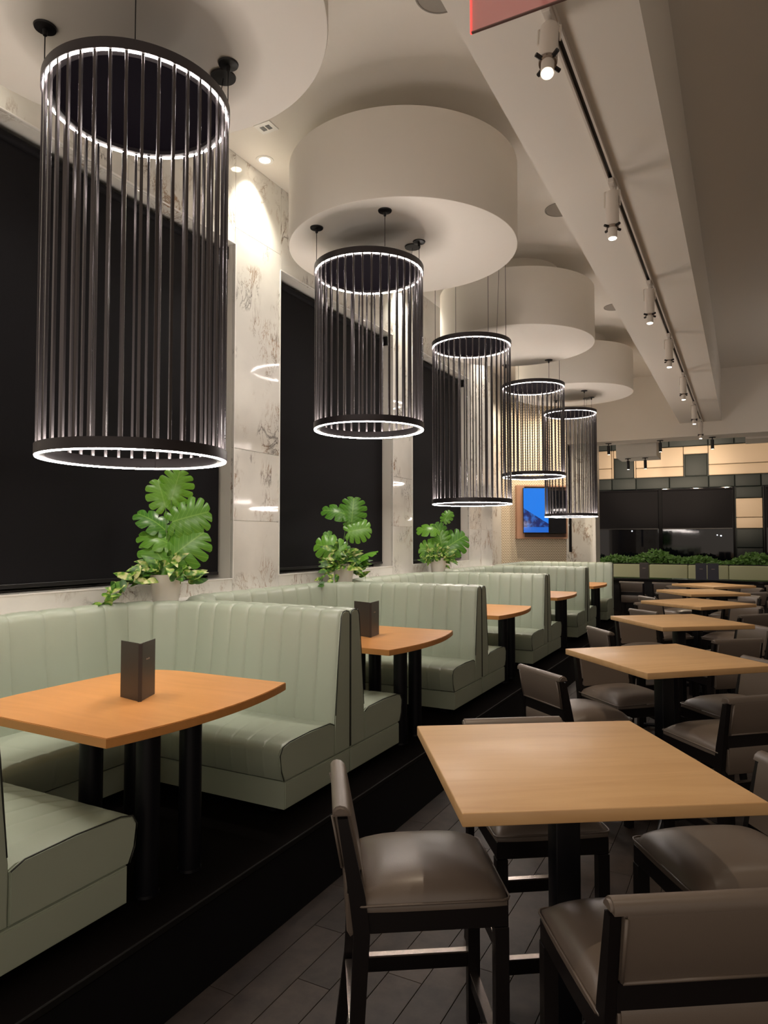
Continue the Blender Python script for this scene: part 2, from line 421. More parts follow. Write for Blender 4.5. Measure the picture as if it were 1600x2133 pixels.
for a, b in WIN + [(-.75, 1.75)]:
    n = 2
    for i in range(n):
        y0 = a + (b - a) * i / n; y1 = a + (b - a) * (i + 1) / n
        slab((WX - .03, WX, y0, y1, 1.0, ZS)); slab((WX - .03, WX, y0, y1, ZT, CEIL))
# jambs, sills and heads of the window reveals
for a, b in WIN:
    slab((-4.42, WX - .032, b, b + .012, ZS, ZT)); slab((-4.42, WX - .032, a - .012, a, ZS, ZT))
    for z0, z1 in ((ZS - .012, ZS), (ZT, ZT + .012)): slab((-4.42, WX - .032, a, b, z0, z1))
n = 0
for a, b in WIN:
    n += 1
    w = thing('window_%d' % n, 'tall night-dark window behind a black roller blind', None, (0, 0, 0), kind='structure')
    box('pane', (-4.44, -4.43, a, b, ZS, ZT), M_GLASSB, w)
    boxes('window_frame', [(-4.43, -4.39, a, b, ZS, ZS + .05), (-4.43, -4.39, a, b, ZT - .05, ZT), (-4.43, -4.39, a, a + .05, ZS, ZT), (-4.43, -4.39, b - .05, b, ZS, ZT), (-4.43, -4.39, (a + b) / 2 - .03, (a + b) / 2 + .03, ZS, ZT)], M_BLACK, w)
    boxes('edge_trim', [(WX - .004, WX + .006, b, b + .010, ZS, ZT), (WX - .004, WX + .006, a - .01, a, ZS, ZT),
                        (WX - .004, WX + .006, a, b, ZS - .01, ZS), (WX - .004, WX + .006, a, b, ZT, ZT + .01)], M_TRIM, w)
    wl_lab = ['black roller blind in the nearest window, beside the first pendant', 'black roller blind in the second window, behind the second pendant', 'black roller blind in the third window, behind the third pendant'][n - 1]
    t = thing('roller_blind', wl_lab, 'blind', (-4.24, (a + b) / 2, ZS), group='black roller blinds')
    h = (b - a) / 2
    box('fabric', (-.001, .001, -h + .02, h - .035, .05, ZT - ZS - .09), M_BLIND, t)
    box('hem_bar', (-.007, .009, -h + .02, h - .035, .028, .055), M_BLACK, t, bev=.002)
    cyl('roller', (.0, -h + .03, ZT - ZS - .075), (.0, h - .04, ZT - ZS - .075), .034, M_BLIND, t)
    for s in (-h + .002, h - .03): box('bracket', (-.05, .07, s, s + .026, ZT - ZS - .13, ZT - ZS - .012), M_BLACK, t, bev=.002)

# recessed wall past the third column, slanted herringbone wall and marble pier
w2 = box('wall_back', (-4.8, -4.7, 12.08, 16.5, .28, CEIL), M_WHITE); w2['kind'] = 'structure'
for z0, z1 in ((1.0, 2.02), (2.02, 3.34), (3.34, 4.4), (4.4, CEIL)):
    for y0, y1 in ((12.08, 13.2), (13.2, 14.4)):
        box('marble_slab', (-4.7, -4.685, y0 + G, y1 - G, z0 + G, z1 - G), MARBLE, w2, bev=.0015)
hx, hy, ha = -4.70, 14.40, math.radians(36)
hw = thing('wall_front', 'slanted wall panel covered in a gold-beige herringbone pattern', None, (hx, hy, 0), ha, kind='structure')
box('herringbone_panel', (0, 1.50, 0, .14, .28, 4.86), M_HERR, hw)
box('corner_trim', (1.50, 1.512, -.004, .14, .28, 4.86), M_TRIM, hw)
pier = box('trim_6', (-3.49, -3.06, 16.0, 16.5, .0, 4.03), MARBLE, bev=.002); tag(pier, 'marble pier between the herringbone wall and the far windows', kind='structure')
pt = box('trim_7', (-3.06, -2.99, 16.0, 16.5, .0, 4.03), M_TRIM, bev=.002); tag(pt, 'pale edge strip of the marble pier', kind='structure')
ps = box('trim_8', (-3.60, -3.53, 16.06, 16.4, 1.55, 4.03), M_GLASSB); tag(ps, 'narrow dark slot between the herringbone wall and the marble pier', kind='structure')
ps2 = boxes('trim_9', [(-3.8, -3.49, 16.02, 16.4, .0, 1.55), (-3.53, -3.49, 16.02, 16.4, 1.55, 4.03), (-3.8, -3.60, 16.02, 16.4, 1.55, 4.03)], MARBLE); tag(ps2, 'marble sill below the narrow dark slot', kind='structure')

# ledge of marble behind the booths, with the triangles between their rounded corners
PARTY = [1.35, 3.85, 6.35, 8.85, 11.36, 13.9]
BOOTH = [2.6, 5.1, 7.6, 10.1, 12.63]
BH = 1.245; BD = 1.72; BX = -2.28; RO = .55
led = thing('trim_10', 'marble ledge running behind the green booth backs', None, (0, 0, 0), kind='structure')
box('ledge_strip', (WX + .002, BX - BD - .004, 1.0, 14.2, 1.33, 1.372), M_TRIM, led)
for yk in PARTY[1:]:
    pts = []
    xc = BX - BD + RO; 
    for s in (-1, 1):
        yc = yk + s * (RO + .004)
        arc = [(xc - (RO + .006) * math.sin(t * PI / 2), yc - s * (RO + .006) * math.cos(t * PI / 2)) for t in [i / 12 for i in range(13)]]
        pts += arc[::-1] if s < 0 else arc
    prism('ledge_corner', pts, 1.33, 1.372, M_TRIM, led)

# ------------------------------------------------------------------ downlights by the wall, vent, speakers
def downlight(x, y, z, label, watts, target=None, ang=1.25, r=.055, group='recessed ceiling downlights', col=(1, .84, .66)):
    t = thing('downlight', label, 'downlight', (x, y, z), group=group)
    lathe('trim_ring', [(r + .028, -.001), (r + .026, -.006), (r, -.006), (r - .006, .0)], M_TRIM, t, n=32, closed=True)
    lathe('lens', [(.001, -.003), (r - .006, -.003)], M_LENS, t, n=32)
    tg = target or (x, y, 0)
    spot('downlight_lamp', (0, 0, -.03), (tg[0] - x, tg[1] - y, tg[2] - z), watts, ang, 1.0, t, .05, col)
    return t
for y, lb in zip((2.05, 5.07, 8.25, 11.4), ('recessed downlight over the marble left of the first window', 'bright recessed downlight at the top of the first marble column', 'recessed downlight over the second marble column', 'recessed downlight over the third marble column')):
    downlight(-3.93, y, CEIL, lb, DOWN_W, (-4.16, y + .05, 1.0), 1.6, col=(1, .93, .81))
vt = thing('air_vent', 'small square white vent with two dark slots beside the first ceiling drum', 'vent', (-3.60, 4.66, CEIL))
box('plate', (-.085, .085, -.07, .07, -.008, -.0005), M_TRIM, vt, bev=.002)
for s in (-1, 1): box('slot', (s * .028 - .02, s * .028 + .02, -.03, .03, -.010, -.0078), M_BLACK, vt)
for y, lb in ((4.02, 'round grey ceiling speaker nearest the camera, cut by the top of the frame'), (7.33, 'round grey ceiling speaker beside the second drum, part hidden by the beam'), (10.85, 'round grey ceiling speaker beside the third drum, small and part hidden')):
    t = thing('ceiling_speaker', lb, 'speaker', (-1.70, y, CEIL), group='round ceiling speakers')
    lathe('rim', [(.165, -.001), (.165, -.006), (.155, -.009), (.15, -.001)], M_GRILLE, t, n=48, closed=True)
    lathe('grille', [(.001, -.006), (.15, -.006)], M_GRILLE, t, n=48)
for x, y, tx, ty, lb in ((-4.1, 13.5, -4.3, 15.0, 'recessed downlight in front of the herringbone wall, left one'), (-3.2, 14.3, -3.9, 15.1, 'recessed downlight in front of the herringbone wall, right one')):
    downlight(x, y, CEIL, lb, 420, (tx, ty, 2.2), 1.3)
for i, (x, y) in enumerate([(1.2, 1.5), (1.2, 5.5), (1.2, 9.5), (1.2, 13.5), (3.8, 3.5), (3.8, 7.5), (3.8, 11.5)]):  # out of view, added as general fill for the room
    downlight(x, y, CEIL, 'added fill downlight, unseen in the dim right ceiling, ' + ('first', 'second', 'third', 'fourth')[i % 4] + ' of the ' + ('row nearer the beam' if i < 4 else 'outer row'), ROOM_W, None, 1.5, group='added fill downlights right of the beam')

# ------------------------------------------------------------------ track and its heads
tr = thing('lighting_track', 'long cream ceiling track fixed under the beam, carrying spotlights', 'lighting track', (-.76, 0, 4.32))
boxes('rail', [(-.027, -.014, 1.0, 15.8, -.034, 0), (.014, .027, 1.0, 15.8, -.034, 0), (-.014, .014, 1.0, 15.8, -.008, 0)], M_FIX, tr)
box('conductor', (-.011, .011, 1.0, 15.8, -.012, -.008), M_BLACK, tr)
def track_head(y, tilt, yawd, target, label, watts):
    t = thing('track_spotlight', label, 'spotlight', (-.76, y, 4.29), group='spotlights on the cream track')
    box('adapter', (-.02, .02, -.07, .07, -.035, 0), M_FIX, t, bev=.004)
    cyl('stem_joint', (0, 0, -.035), (0, 0, -.075), .012, M_FIX, t)
    R3 = Matrix.Rotation(yawd, 4, 'Z') @ Matrix.Rotation(tilt, 4, 'X')
    o = Vector((0, 0, -.075))
    def P(z, x=0, yy=0): return tuple(o + (R3 @ Vector((x, yy, z))))
    cyl('housing', P(0), P(-.24), .043, M_FIX, t, n=24)
    bm = bmesh.new()
    for s in (-1, 1): add_cyl(bm, P(.012, s * .05), P(-.10, s * .05), .005, n=6)
    add_cyl(bm, P(.012, -.05), P(.012, .05), .005, n=6)
    link_mesh('yoke', bm_mesh(bm, 'yoke'), M_FIX, t)
    cyl('shutter_ring', P(-.24), P(-.256), .040, M_CHROME, t, n=24)
    for k in range(4):
        a = k * PI / 2 + PI / 4; c, s = math.cos(a), math.sin(a)
        cyl('shutter_tab', P(-.248, .034 * c, .034 * s), P(-.248, .068 * c, .068 * s), .010, M_BLACK, t, n=6)
    cyl('snoot', P(-.256), P(-.325), .030, M_FIX, t, n=24)
    cyl('lens', P(-.3255), P(-.328), .025, M_LENS, t, n=24)
    p = Vector(P(-.345)); tg = Vector(target) - t.location
    spot('track_lamp', p, tg, watts, .62, .25, t, .02, (1, .80, .58))
    return t
HEADS = [3.1, 4.8, 6.87, 8.75, 10.9, 13.3, 15.3]
ordn = ['nearest track spotlight, glowing toward the camera beside the red sign', 'second track spotlight from the camera', 'third track spotlight from the camera', 'fourth track spotlight from the camera',
        'fifth track spotlight from the camera', 'sixth track spotlight from the camera', 'farthest track spotlight, at the end of the track']
TB = [(-.59, 2.50, 33), (-.495, 4.94, 43), (-.58, 7.22, 38), (-.54, 9.36, 52), (-.585, 11.31, 36), (-.50, 13.08, 48)]
for i, y in enumerate(HEADS):
    tgt = TB[min(i, 5)]
    track_head(y, (-.42 if i == 0 else -.06), (.15 if i == 0 else .1), (tgt[0] - .1, tgt[1], 1.05), ordn[i], SPOT_W)

# exit sign: clear red-tinted plate hanging from the ceiling, only its foot is in the photo
M_ACR = mat('red_tinted_acrylic', (.62, .27, .25), .12, emis=(1, .35, .33), es=.06)
bsdf(M_ACR).inputs['Alpha'].default_value = .6
M_REDE = mat('red_lit_edge', (.6, .03, .03), .3, emis=(1, .06, .05), es=1.6)
ex = thing('exit_sign', 'red-lit clear hanging sign plate at the top edge of the photo', 'sign', (-.53, 1.9, 3.37))
box('sign_plate', (-.17, .17, -.004, .004, .004, .26), M_ACR, ex)
box('lit_edge', (-.174, -.17, -.004, .004, 0, .26), M_REDE, ex)
box('lower_edge', (-.17, .17, -.004, .004, 0, .004), mat('sign_edge', (.16, .09, .08), .3), ex)
box('sign_housing', (-.18, .18, -.03, .03, .26, .32), M_FIX, ex, bev=.004)
cyl('hanger', (0, 0, .32), (0, 0, 4.32 - 3.37), .008, M_FIX, ex)

# ------------------------------------------------------------------ pendants
RR = .4545
ROD_N = 40
rod_me = {}
def rod_mesh(L):
    k = round(L, 3)
    if k not in rod_me:
        bm = bmesh.new(); add_box(bm, -.0070, .0070, -.0072, .0072, -k, 0, bev=.0012)
        me = bm_mesh(bm, 'rod'); me.materials.append(M_ROD); rod_me[k] = me
    return rod_me[k]
def band(r0, r1, z0, z1, b=.002): return [(r0, z0), (r1, z0), (r1, z1), (r0, z1)]
def pendant(x, y, zt, zb, tops, label):
    t = thing('pendant_light', label, 'pendant light', (x, y, zt), group='slatted ring pendants over the booths')
    H = zt - zb
    lathe('top_ring', band(RR - .045, RR + .006, .0, .052), M_RING, t, n=96, closed=True, smooth=.5)
    lathe('top_plate', [(.001, .02), (RR - .045, .02), (RR - .045, .030), (.001, .030)], M_PLATE, t, n=96, smooth=.5)
    lathe('light_strip', band(RR - .0125, RR - .0025, -.003, .001), M_LED, t, n=96, closed=True, smooth=.5)
    lathe('bottom_ring', band(RR - .045, RR + .006, -H + .004, -H + .056), M_RING, t, n=96, closed=True, smooth=.5)
    lathe('light_strip', band(RR - .012, RR + .001, -H - .001, -H + .0045), M_LED, t, n=96, closed=True, smooth=.5)
    lathe('light_strip', [(RR - .016, -H + .0568), (RR - .034, -H + .0568)], M_LEDU, t, n=96, smooth=.5)
    for k in range(ROD_N):
        a = 2 * PI * (k + .5) / ROD_N
        link_mesh('rod', rod_mesh(H - .05), None, t, ((RR - .007) * math.cos(a), (RR - .007) * math.sin(a), -.0005), (0, 0, a + PI / 2))
    for (sx, sy), ztop in zip(((-1, -1), (1, -1), (1, 1), (-1, 1)), tops):
        px, py = sx * .318, sy * .318
        tube('cord', [(px, py, .06), (px, py, (ztop - zt) * .4), (px, py, ztop - zt - .03)], .0028, M_BLACK, t, n=6)
        lathe('canopy', [(.001, -.045), (.010, -.045), (.012, -.016), (.052, -.010), (.055, -.001), (.001, -.001)], M_BLACK, t, n=28, loc=(px, py, ztop - zt))
    # power canopy with its feed
    px, py = .225, .385
    ztop = tops[2]
    if abs(tops[2] - tops[1]) < .1:
        tube('feed_cord', [(px - .04, py - .03, .06), (px - .02, py - .01, (ztop - zt) * .5), (px, py, ztop - zt - .008)], .0022, M_BLACK, t, n=6)
        lathe('canopy', [(.001, -.012), (.068, -.010), (.070, -.001), (.001, -.001)], M_BLACK, t, n=28, loc=(px, py, ztop - zt))
    return t
D = DRZ; C0 = CEIL
pendant(-2.745, 2.49, 4.075, 2.25, (D, D, D, D), 'nearest and largest black rod pendant with two white light rings, at the left')
pendant(-2.765, 4.99, 4.075, 2.755, (D, D, D, D), 'second black rod pendant, a short one over the second booth')
pendant(-2.785, 7.485, 4.08, 2.25, (C0, C0, C0, C0), 'third black rod pendant, a long one hung from the ceiling between two drums')
pendant(-2.765, 10.06, 4.10, 2.77, (D, D, C0, C0), 'fourth black rod pendant, a short one in front of the herringbone wall')
pendant(-2.735, 12.37, 4.08, 2.245, (D, D, D, D), 'farthest black rod pendant, a long one in front of the blue screen')

# ------------------------------------------------------------------ booths
def upath(off, r, na, nc, nw):
    """U-shaped plan line at distance off inside the outer line; local x 0 at the aisle, -BD at the wall"""
    Y = BH - off; X = BD - off; pts = []
    for i in range(na): pts.append((-(X - r) * i / na, -Y))
    for i in range(nc):
        a = PI / 2 * i / nc; pts.append((-(X - r) - r * math.sin(a), -(Y - r) - r * math.cos(a)))
    n2 = nw
    for i in range(n2): pts.append((-X, -(Y - r) + 2 * (Y - r) * i / n2))
    for i in range(nc):
        a = PI / 2 * i / nc; pts.append((-(X - r) - r * math.cos(a), (Y - r) + r * math.sin(a)))
    for i in range(na + 1): pts.append((-(X - r) * (1 - i / na), Y))
    return pts
US = [0, .05, .14, .3, .5, .7, .86, .95]
PV = [0, .55, .85, .97, 1, .97, .85, .55]
def chan(nch):       # fractional positions along n channels and the puff at each
    return [((k + u) / nch) for k in range(nch) for u in US]
def resample(line_pts, fr):   # line of straight/arc segments sampled at fractions fr of its length
    L = [0]
    for a, b in zip(line_pts, line_pts[1:]): L.append(L[-1] + math.dist(a, b))
    out = []; j = 0
    for f in fr:
        s = f * L[-1]
        while j < len(L) - 2 and L[j + 1] < s: j += 1
        t = (s - L[j]) / max(L[j + 1] - L[j], 1e-9)
        a, b = line_pts[j], line_pts[j + 1]; out.append((a[0] + (b[0] - a[0]) * t, a[1] + (b[1] - a[1]) * t))
    return out
def useg(off, r):    # five fine segments
    p = upath(off, r, 24, 24, 48); return [p[:25], p[24:49], p[48:97], p[96:121], p[120:]]
CH = (8, 4, 6, 4, 8)
def line(off, r):
    out = []
    for seg, nch in zip(useg(off, r), CH): out += resample(seg, chan(nch))
    out.append(useg(off, r)[-1][-1]); return out
PUFF = (PV * sum(CH)) + [0]
def sweep(name, prof, m, parent, smooth=.75, ends=True):
    """prof: list of (offset, corner radius, z, puff_in, puff_up) ; puffs are metres at full channel height"""
    bm = bmesh.new(); rows = []
    lines = [line(o, r) for o, r, *_ in prof]
    nrm = []
    base = lines[len(lines) // 2]
    for i in range(len(base)):
        a = Vector(base[max(i - 1, 0)]); b = Vector(base[min(i + 1, len(base) - 1)]); d = (b - a).normalized(); nrm.append(Vector((-d.y, d.x)) * -1)
    for i in range(len(base)):
        row = []
        for (o, r, z, pi_, pu), ln in zip(prof, lines):
            n = nrm[i]; inn = -n if (Vector((-BD / 2, 0)) - Vector(ln[i])).dot(n) < 0 else n
            p = Vector(ln[i]) + inn * (pi_ * PUFF[i])
            row.append(bm.verts.new((p.x, p.y, z + pu * PUFF[i])))
        rows.append(row)
    for a, b in zip(rows, rows[1:]):
        for j in range(len(prof) - 1): bm.faces.new((a[j], a[j + 1], b[j + 1], b[j]))
        bm.faces.new((a[-1], a[0], b[0], b[-1]))
    if ends:
        bm.faces.new(rows[0]); bm.faces.new(rows[-1][::-1])
    bmesh.ops.recalc_face_normals(bm, faces=bm.faces)
    return link_mesh(name, bm_mesh(bm, name, smooth), m, parent)
def rr(o): return max(RO - o, .06)
def booth_end(pts, s, m, name, parent, thick=.012):
    """flat closing panel in the plane x=0, pts (y from outer, z)"""
    bm = bmesh.new(); vs = [bm.verts.new((0, s * (BH - n), z)) for n, z in pts]; f = bm.faces.new(vs)
    r = bmesh.ops.extrude_face_region(bm, geom=[f])
    for v in r['geom']:
        if isinstance(v, bmesh.types.BMVert): v.co.x = thick
    bmesh.ops.recalc_face_normals(bm, faces=bm.faces)
    es = [e for e in bm.edges if all(v.co.x > thick * .9 for v in e.verts)]
    bmesh.ops.bevel(bm, geom=es, offset=.006, segments=2, affect='EDGES')
    return link_mesh(name, bm_mesh(bm, name, .7), m, parent)
def make_booth(loc, label):
    t = thing('booth', label, 'booth', loc, group='sage green channelled booths')
    # back
    bp = [(.0, .20), (.0, 1.045), (.004, 1.062), (.016, 1.074), (.05, 1.079), (.085, 1.074), (.103, 1.058), (.11, 1.03), (.118, .96), (.135, .78), (.155, .60), (.175, .42), (.18, .20)]
    pf_ = [(0, 0), (0, 0), (0, 0), (0, .006), (0, .010), (.003, .009), (.007, .006), (.011, .002), (.012, 0), (.012, 0), (.012, 0), (.010, 0), (0, 0)]
    sweep('backrest', [(o, rr(o), z, a, b) for (o, z), (a, b) in zip(bp, pf_)], M_SAGE, t)
    # seat: back edge follows the back, front edge is a squarer U
    def rs(o): return max(RO - o, .07)
    sp = [(.17, .20), (.17, .385), (.21, .402), (.40, .412), (.60, .408), (.70, .396), (.735, .378), (.748, .35), (.735, .26), (.712, .205), (.69, .197)]
    sf = [(0, 0), (0, 0), (0, 0), (0, .004), (0, .004), (0, .004), (.003, .003), (.004, 0), (.004, 0), (.002, 0), (0, 0)]
    bm = None
    sweep('seat_cushion', [(o, rs(o), z, -a, b) for (o, z), (a, b) in zip(sp, sf)], M_SAGE, t)
    b2 = [(.0, .045), (.0, .195), (.70, .195), (.70, .045)]
    sweep('base', [(o, rs(o), z, 0, 0) for o, z in b2], M_SAGE, t, smooth=.3)
    for s in (-1, 1):
        k = booth_end([(0, .20), (0, 1.05), (.012, 1.07), (.05, 1.078), (.09, 1.071), (.108, 1.04), (.14, .78), (.18, .41), (.18, .20)], s, M_SAGE, 'back_end_panel', t)
        tube('piping', [(.012, s * (BH - n), z) for n, z in [(.002, .21), (.002, .7), (.002, 1.05), (.014, 1.071), (.05, 1.079), (.09, 1.072), (.108, 1.045), (.14, .78), (.172, .44)]], 0.003, M_PIPE, k, n=6)
        k = booth_end([(.185, .20), (.185, .385), (.24, .408), (.45, .413), (.66, .405), (.72, .39), (.745, .35), (.733, .26), (.705, .20)], s, M_SAGE, 'seat_end_panel', t)
        tube('piping', [(.012, s * (BH - n), z) for n, z in [(.187, .385), (.24, .408), (.45, .414), (.66, .406), (.722, .39), (.747, .35), (.735, .26), (.71, .203)]], 0.003, M_PIPE, k, n=6)
        booth_end([(.002, .045), (.002, .193), (.70, .193), (.70, .045)], s, M_SAGE, 'base_end_panel', t)
        for fx, n in ((-.12, .12), (-.12, .62), (-1.5, .3)):
            box('foot', (fx - .03, fx + .03, s * (BH - n) - .03, s * (BH - n) + .03, 0, .045), M_BLACK, t)
    return t
blab = ['nearest green channel-back booth, around the first table', 'second green booth from the camera, around the table with a menu near its partition', 'third green booth from the camera',
        'fourth green booth from the camera', 'farthest green booth, in front of the herringbone wall']
b0 = make_booth((BX, BOOTH[0], PLZ), blab[0]); snap(b0)
for y, lb in zip(BOOTH[1:], blab[1:]): dup(b0, (BX, y, PLZ), label=lb)

# ------------------------------------------------------------------ booth tables
def dtable_pts():
    pts = []
    w = .61
    for i in range(17):       # aisle edge bows out
        u = -1 + i / 8; pts.append((.085 * (1 - u * u), w * u))
    # right side then rounded wall end
    for i in range(1, 24):
        a = i / 24 * PI
        x = -.62 - .44 * math.sin(a) ** .72; y = w * (1 if a < PI / 2 else -1) * abs(math.cos(a)) ** .38 * (1 - .02)
        pts.append((x, y))
    return pts
def make_dtable(loc, label):
    t = thing('booth_table', label, 'table', loc, group='booth tables with a bowed front')
    z = 1.05 - PLZ
    prism('tabletop', dtable_pts(), z - .042, z, M_DTAB, t, bev=.003)
    for x, y in ((-.04, -.35), (-.04, -.09), (-.40, -.35), (-.40, -.09)):
        cyl('leg', (x, y, .012), (x, y, z - .052), .052, M_COLM, t, n=28)
        lathe('leg_flange', [(.001, .012), (.054, .012), (.056, .0), (.001, 0)], M_COLM, t, n=28, loc=(x, y, 0))
    box('underframe', (-.62, -.0, -.46, .02, z - .052, z - .042), M_COLM, t)
    return t
TX = -2.285
tl = ['nearest booth table, orange-toned wood with a dark menu standing on it', 'second booth table, with a menu standing beside the green partition', 'third booth table, seen past the second partition', 'fourth booth table, its front corner showing past a partition', 'farthest booth table, a small corner past the last partitions']
t0 = make_dtable((TX, 2.56, PLZ), tl[0]); snap(t0)
for y, lb in zip((5.04, 7.53, 10.04, 12.58), tl[1:]): dup(t0, (TX, y, PLZ), label=lb)

def menu(loc, rz, label, w=.155, h=.29, open_=1.65, lean=0):
    t = thing('menu', label, 'menu', loc, rz, group='dark menus standing on the tables')
    for s in (-1, 1):
        a = s * open_ / 2
        c = box('cover', (-.0015, .0015, .012, w, 0, h), M_MENU, t, bev=.001, rot=(0, 0, a))
        box('page', (-.0035, -.002, .014, w - .03, .004, h - .006) if s < 0 else (.002, .0035, .014, w - .03, .004, h - .006), M_PAPER, t, rot=(0, 0, a))
        if s < 0:
            boxes('printed_name', [(.0016, .002, w * .38 + i * .0085, w * .38 + i * .0085 + (.006 if i % 2 else .0048), h * .68, h * .68 + (.008 if i in (0, 3) else .006)) for i in range(5)], M_LOGO, t).rotation_euler = (0, 0, a)
    box('spine', (-.010, .010, -.001, .004, 0, h), M_MENU, t, loc=(0, .0, 0), bev=.0015)
    return t
# ------------------------------------------------------------------ bar tables
def make_btable(loc, rz, label):
    t = thing('bar_table', label, 'table', loc, rz, group='square maple bar tables')
    box('tabletop', (-.462, .462, -.462, .462, 1.07 - .04, 1.07), M_BTAB, t, bev=.004, seg=2)
    box('mounting_plate', (-.25, .25, -.25, .25, 1.012, 1.03), M_COLM, t, bev=.002)
    box('column', (-.045, .045, -.045, .045, .05, 1.012), M_COLM, t, bev=.006, seg=2)
    bm = bmesh.new()
    for k in range(4):
        a = k * PI / 2 + PI / 4; c, s = math.cos(a), math.sin(a)
        add_cyl(bm, (c * .04, s * .04, .055), (c * .34, s * .34, .022), .024, .016, 10)
    link_mesh('cross_base', bm_mesh(bm, 'cross_base', .6), M_COLM, t)
    for k in range(4):
        a = k * PI / 2 + PI / 4; c, s = math.cos(a), math.sin(a)
        cyl('glide', (c * .33, s * .33, 0), (c * .33, s * .33, .022), .018, M_COLM, t, n=12)
    return t
btl = ['nearest square maple bar table, large in the right foreground', 'second square bar table, right behind the nearest one', 'third square bar table from the camera', 'fourth square bar table from the camera', 'fifth square bar table from the camera', 'farthest square bar table, just before the black counter']
bt0 = make_btable((TB[0][0], TB[0][1], 0), math.radians(TB[0][2]), btl[0]); snap(bt0)
for (x, y, a), lb in zip(TB[1:], btl[1:]): dup(bt0, (x, y, 0), math.radians(a), lb)

# ------------------------------------------------------------------ bar stools (local +x faces the table, origin on the floor below the seat)
def make_stool(loc, rz, label):
    t = thing('bar_stool', label, 'bar stool', loc, rz, group='taupe leather bar stools')
    # seat: crowned pad
    bm = bmesh.new(); n = 16; V = {}
    def cr(u): return (1 - abs(u) ** 3.2)
    for i in range(n + 1):
        for j in range(n + 1):
            u = -1 + 2 * i / n; v = -1 + 2 * j / n
            k = 1 - .035 * (abs(u * v)) ** 3
            h = (cr(u) * cr(v)) ** .55
            V[i, j] = bm.verts.new((-.012 + .252 * u * k, .234 * v * k, .690 + .075 * h))
    for i in range(n):
        for j in range(n): bm.faces.new((V[i, j], V[i + 1, j], V[i + 1, j + 1], V[i, j + 1]))
    r = bmesh.ops.extrude_edge_only(bm, edges=[e for e in bm.edges if e.is_boundary])
    vs = [v for v in r['geom'] if isinstance(v, bmesh.types.BMVert)]
    for v in vs: v.co.z = .668
    bmesh.ops.contextual_create(bm, geom=[e for e in bm.edges if e.is_boundary])
    bmesh.ops.recalc_face_normals(bm, faces=bm.faces)
    st = link_mesh('seat', bm_mesh(bm, 'seat', 1.2), M_TAUPE, t)
    loop = [(-.012 + .253 * a, .235 * b, .690) for a, b in ((1, 0), (1, .9), (.97, .97), (.9, 1), (0, 1), (-.9, 1), (-.97, .97), (-1, .9), (-1, 0), (-1, -.9), (-.97, -.97), (-.9, -1), (0, -1), (.9, -1), (.97, -.97), (1, -.9), (1, 0))]
    tube('seat_piping', loop, .004, M_TAUPE, st, n=6)
    box('apron', (-.255, .234, -.228, .228, .60, .668), M_DARKW, t, bev=.003)
    for s in (-1, 1):
        # front legs
        bm = bmesh.new(); add_box(bm, .190, .236, s * .207 - .023, s * .207 + .023, 0, .60, bev=.002)
        link_mesh('leg', bm_mesh(bm, 'leg'), M_DARKW, t)
        # rear leg and upright, one raked piece
        bm = bmesh.new(); y0, y1 = s * .222 - .014, s * .222 + .014
        prof = [(-.295, 0, .040), (-.255, .30, .046), (-.24, .60, .052), (-.255, .72, .052), (-.302, .965, .032)]
        rows = []
        for x, z, w in prof:
            rows.append([bm.verts.new((x - w / 2, y0, z)), bm.verts.new((x + w / 2, y0, z)), bm.verts.new((x + w / 2, y1, z)), bm.verts.new((x - w / 2, y1, z))])
        for a, b in zip(rows, rows[1:]):
            for j in range(4): bm.faces.new((a[j], a[(j + 1) % 4], b[(j + 1) % 4], b[j]))
        bm.faces.new(rows[0][::-1]); bm.faces.new(rows[-1]); bmesh.ops.recalc_face_normals(bm, faces=bm.faces)
        link_mesh('leg', bm_mesh(bm, 'leg'), M_DARKW, t)
        # side stretcher with its steel cap
        sr = box('stretcher', (-.24, .20, s * .21 - .012, s * .21 + .012, .22, .275), M_DARKW, t, bev=.002)
        box('steel_cap', (-.21, .19, s * .21 - .014, s * .21 + .014, .275, .281), M_CHROME, sr)
    for x, z in ((.21, .15), (-.262, .22)):
        sr = box('stretcher', (x - .012, x + .012, -.19, .19, z, z + .055), M_DARKW, t, bev=.002)
        box('steel_cap', (x - .015, x + .015, -.185, .185, z + .055, z + .062), M_CHROME, sr)
    # back pad, rounded over the top
    def pad(name, y, prof, m, parent):
        bm = bmesh.new(); ra = [bm.verts.new((x, -y, z)) for x, z in prof]; rb = [bm.verts.new((x, y, z)) for x, z in prof]
        for j in range(len(prof)): bm.faces.new((ra[j], ra[(j + 1) % len(prof)], rb[(j + 1) % len(prof)], rb[j]))
        fa = bm.faces.new(ra[::-1]); fb = bm.faces.new(rb)
        bmesh.ops.recalc_face_normals(bm, faces=bm.faces)
        es = [e for e in bm.edges if e.is_manifold and (fa in e.link_faces or fb in e.link_faces)]
        bmesh.ops.bevel(bm, geom=es, offset=.007, segments=3, affect='EDGES')
        return link_mesh(name, bm_mesh(bm, name, .9), m, parent)
    def q(z, dx): return (-.255 - .047 * (z - .72) / .245 + dx, z)
    F = .031; B = -.031
    prof = [q(.735, F), q(.80, F), q(.90, F), q(.965, F), q(.988, F - .008), q(1.0, F - .022), q(1.004, 0), q(1.0, B + .022), q(.988, B + .008), q(.965, B), q(.88, B), q(.802, B), q(.793, B + .006), q(.790, B + .02), q(.735, 0)]
    bk_ = pad('backrest', .206, prof, M_TAUPE, t)
    cap = [q(.972, .030), q(.990, .027), q(1.002, .015), q(1.006, 0), q(1.002, -.015), q(.990, -.027), q(.972, -.030)]
    pad('back_cap', .238, cap, M_TAUPE, bk_)
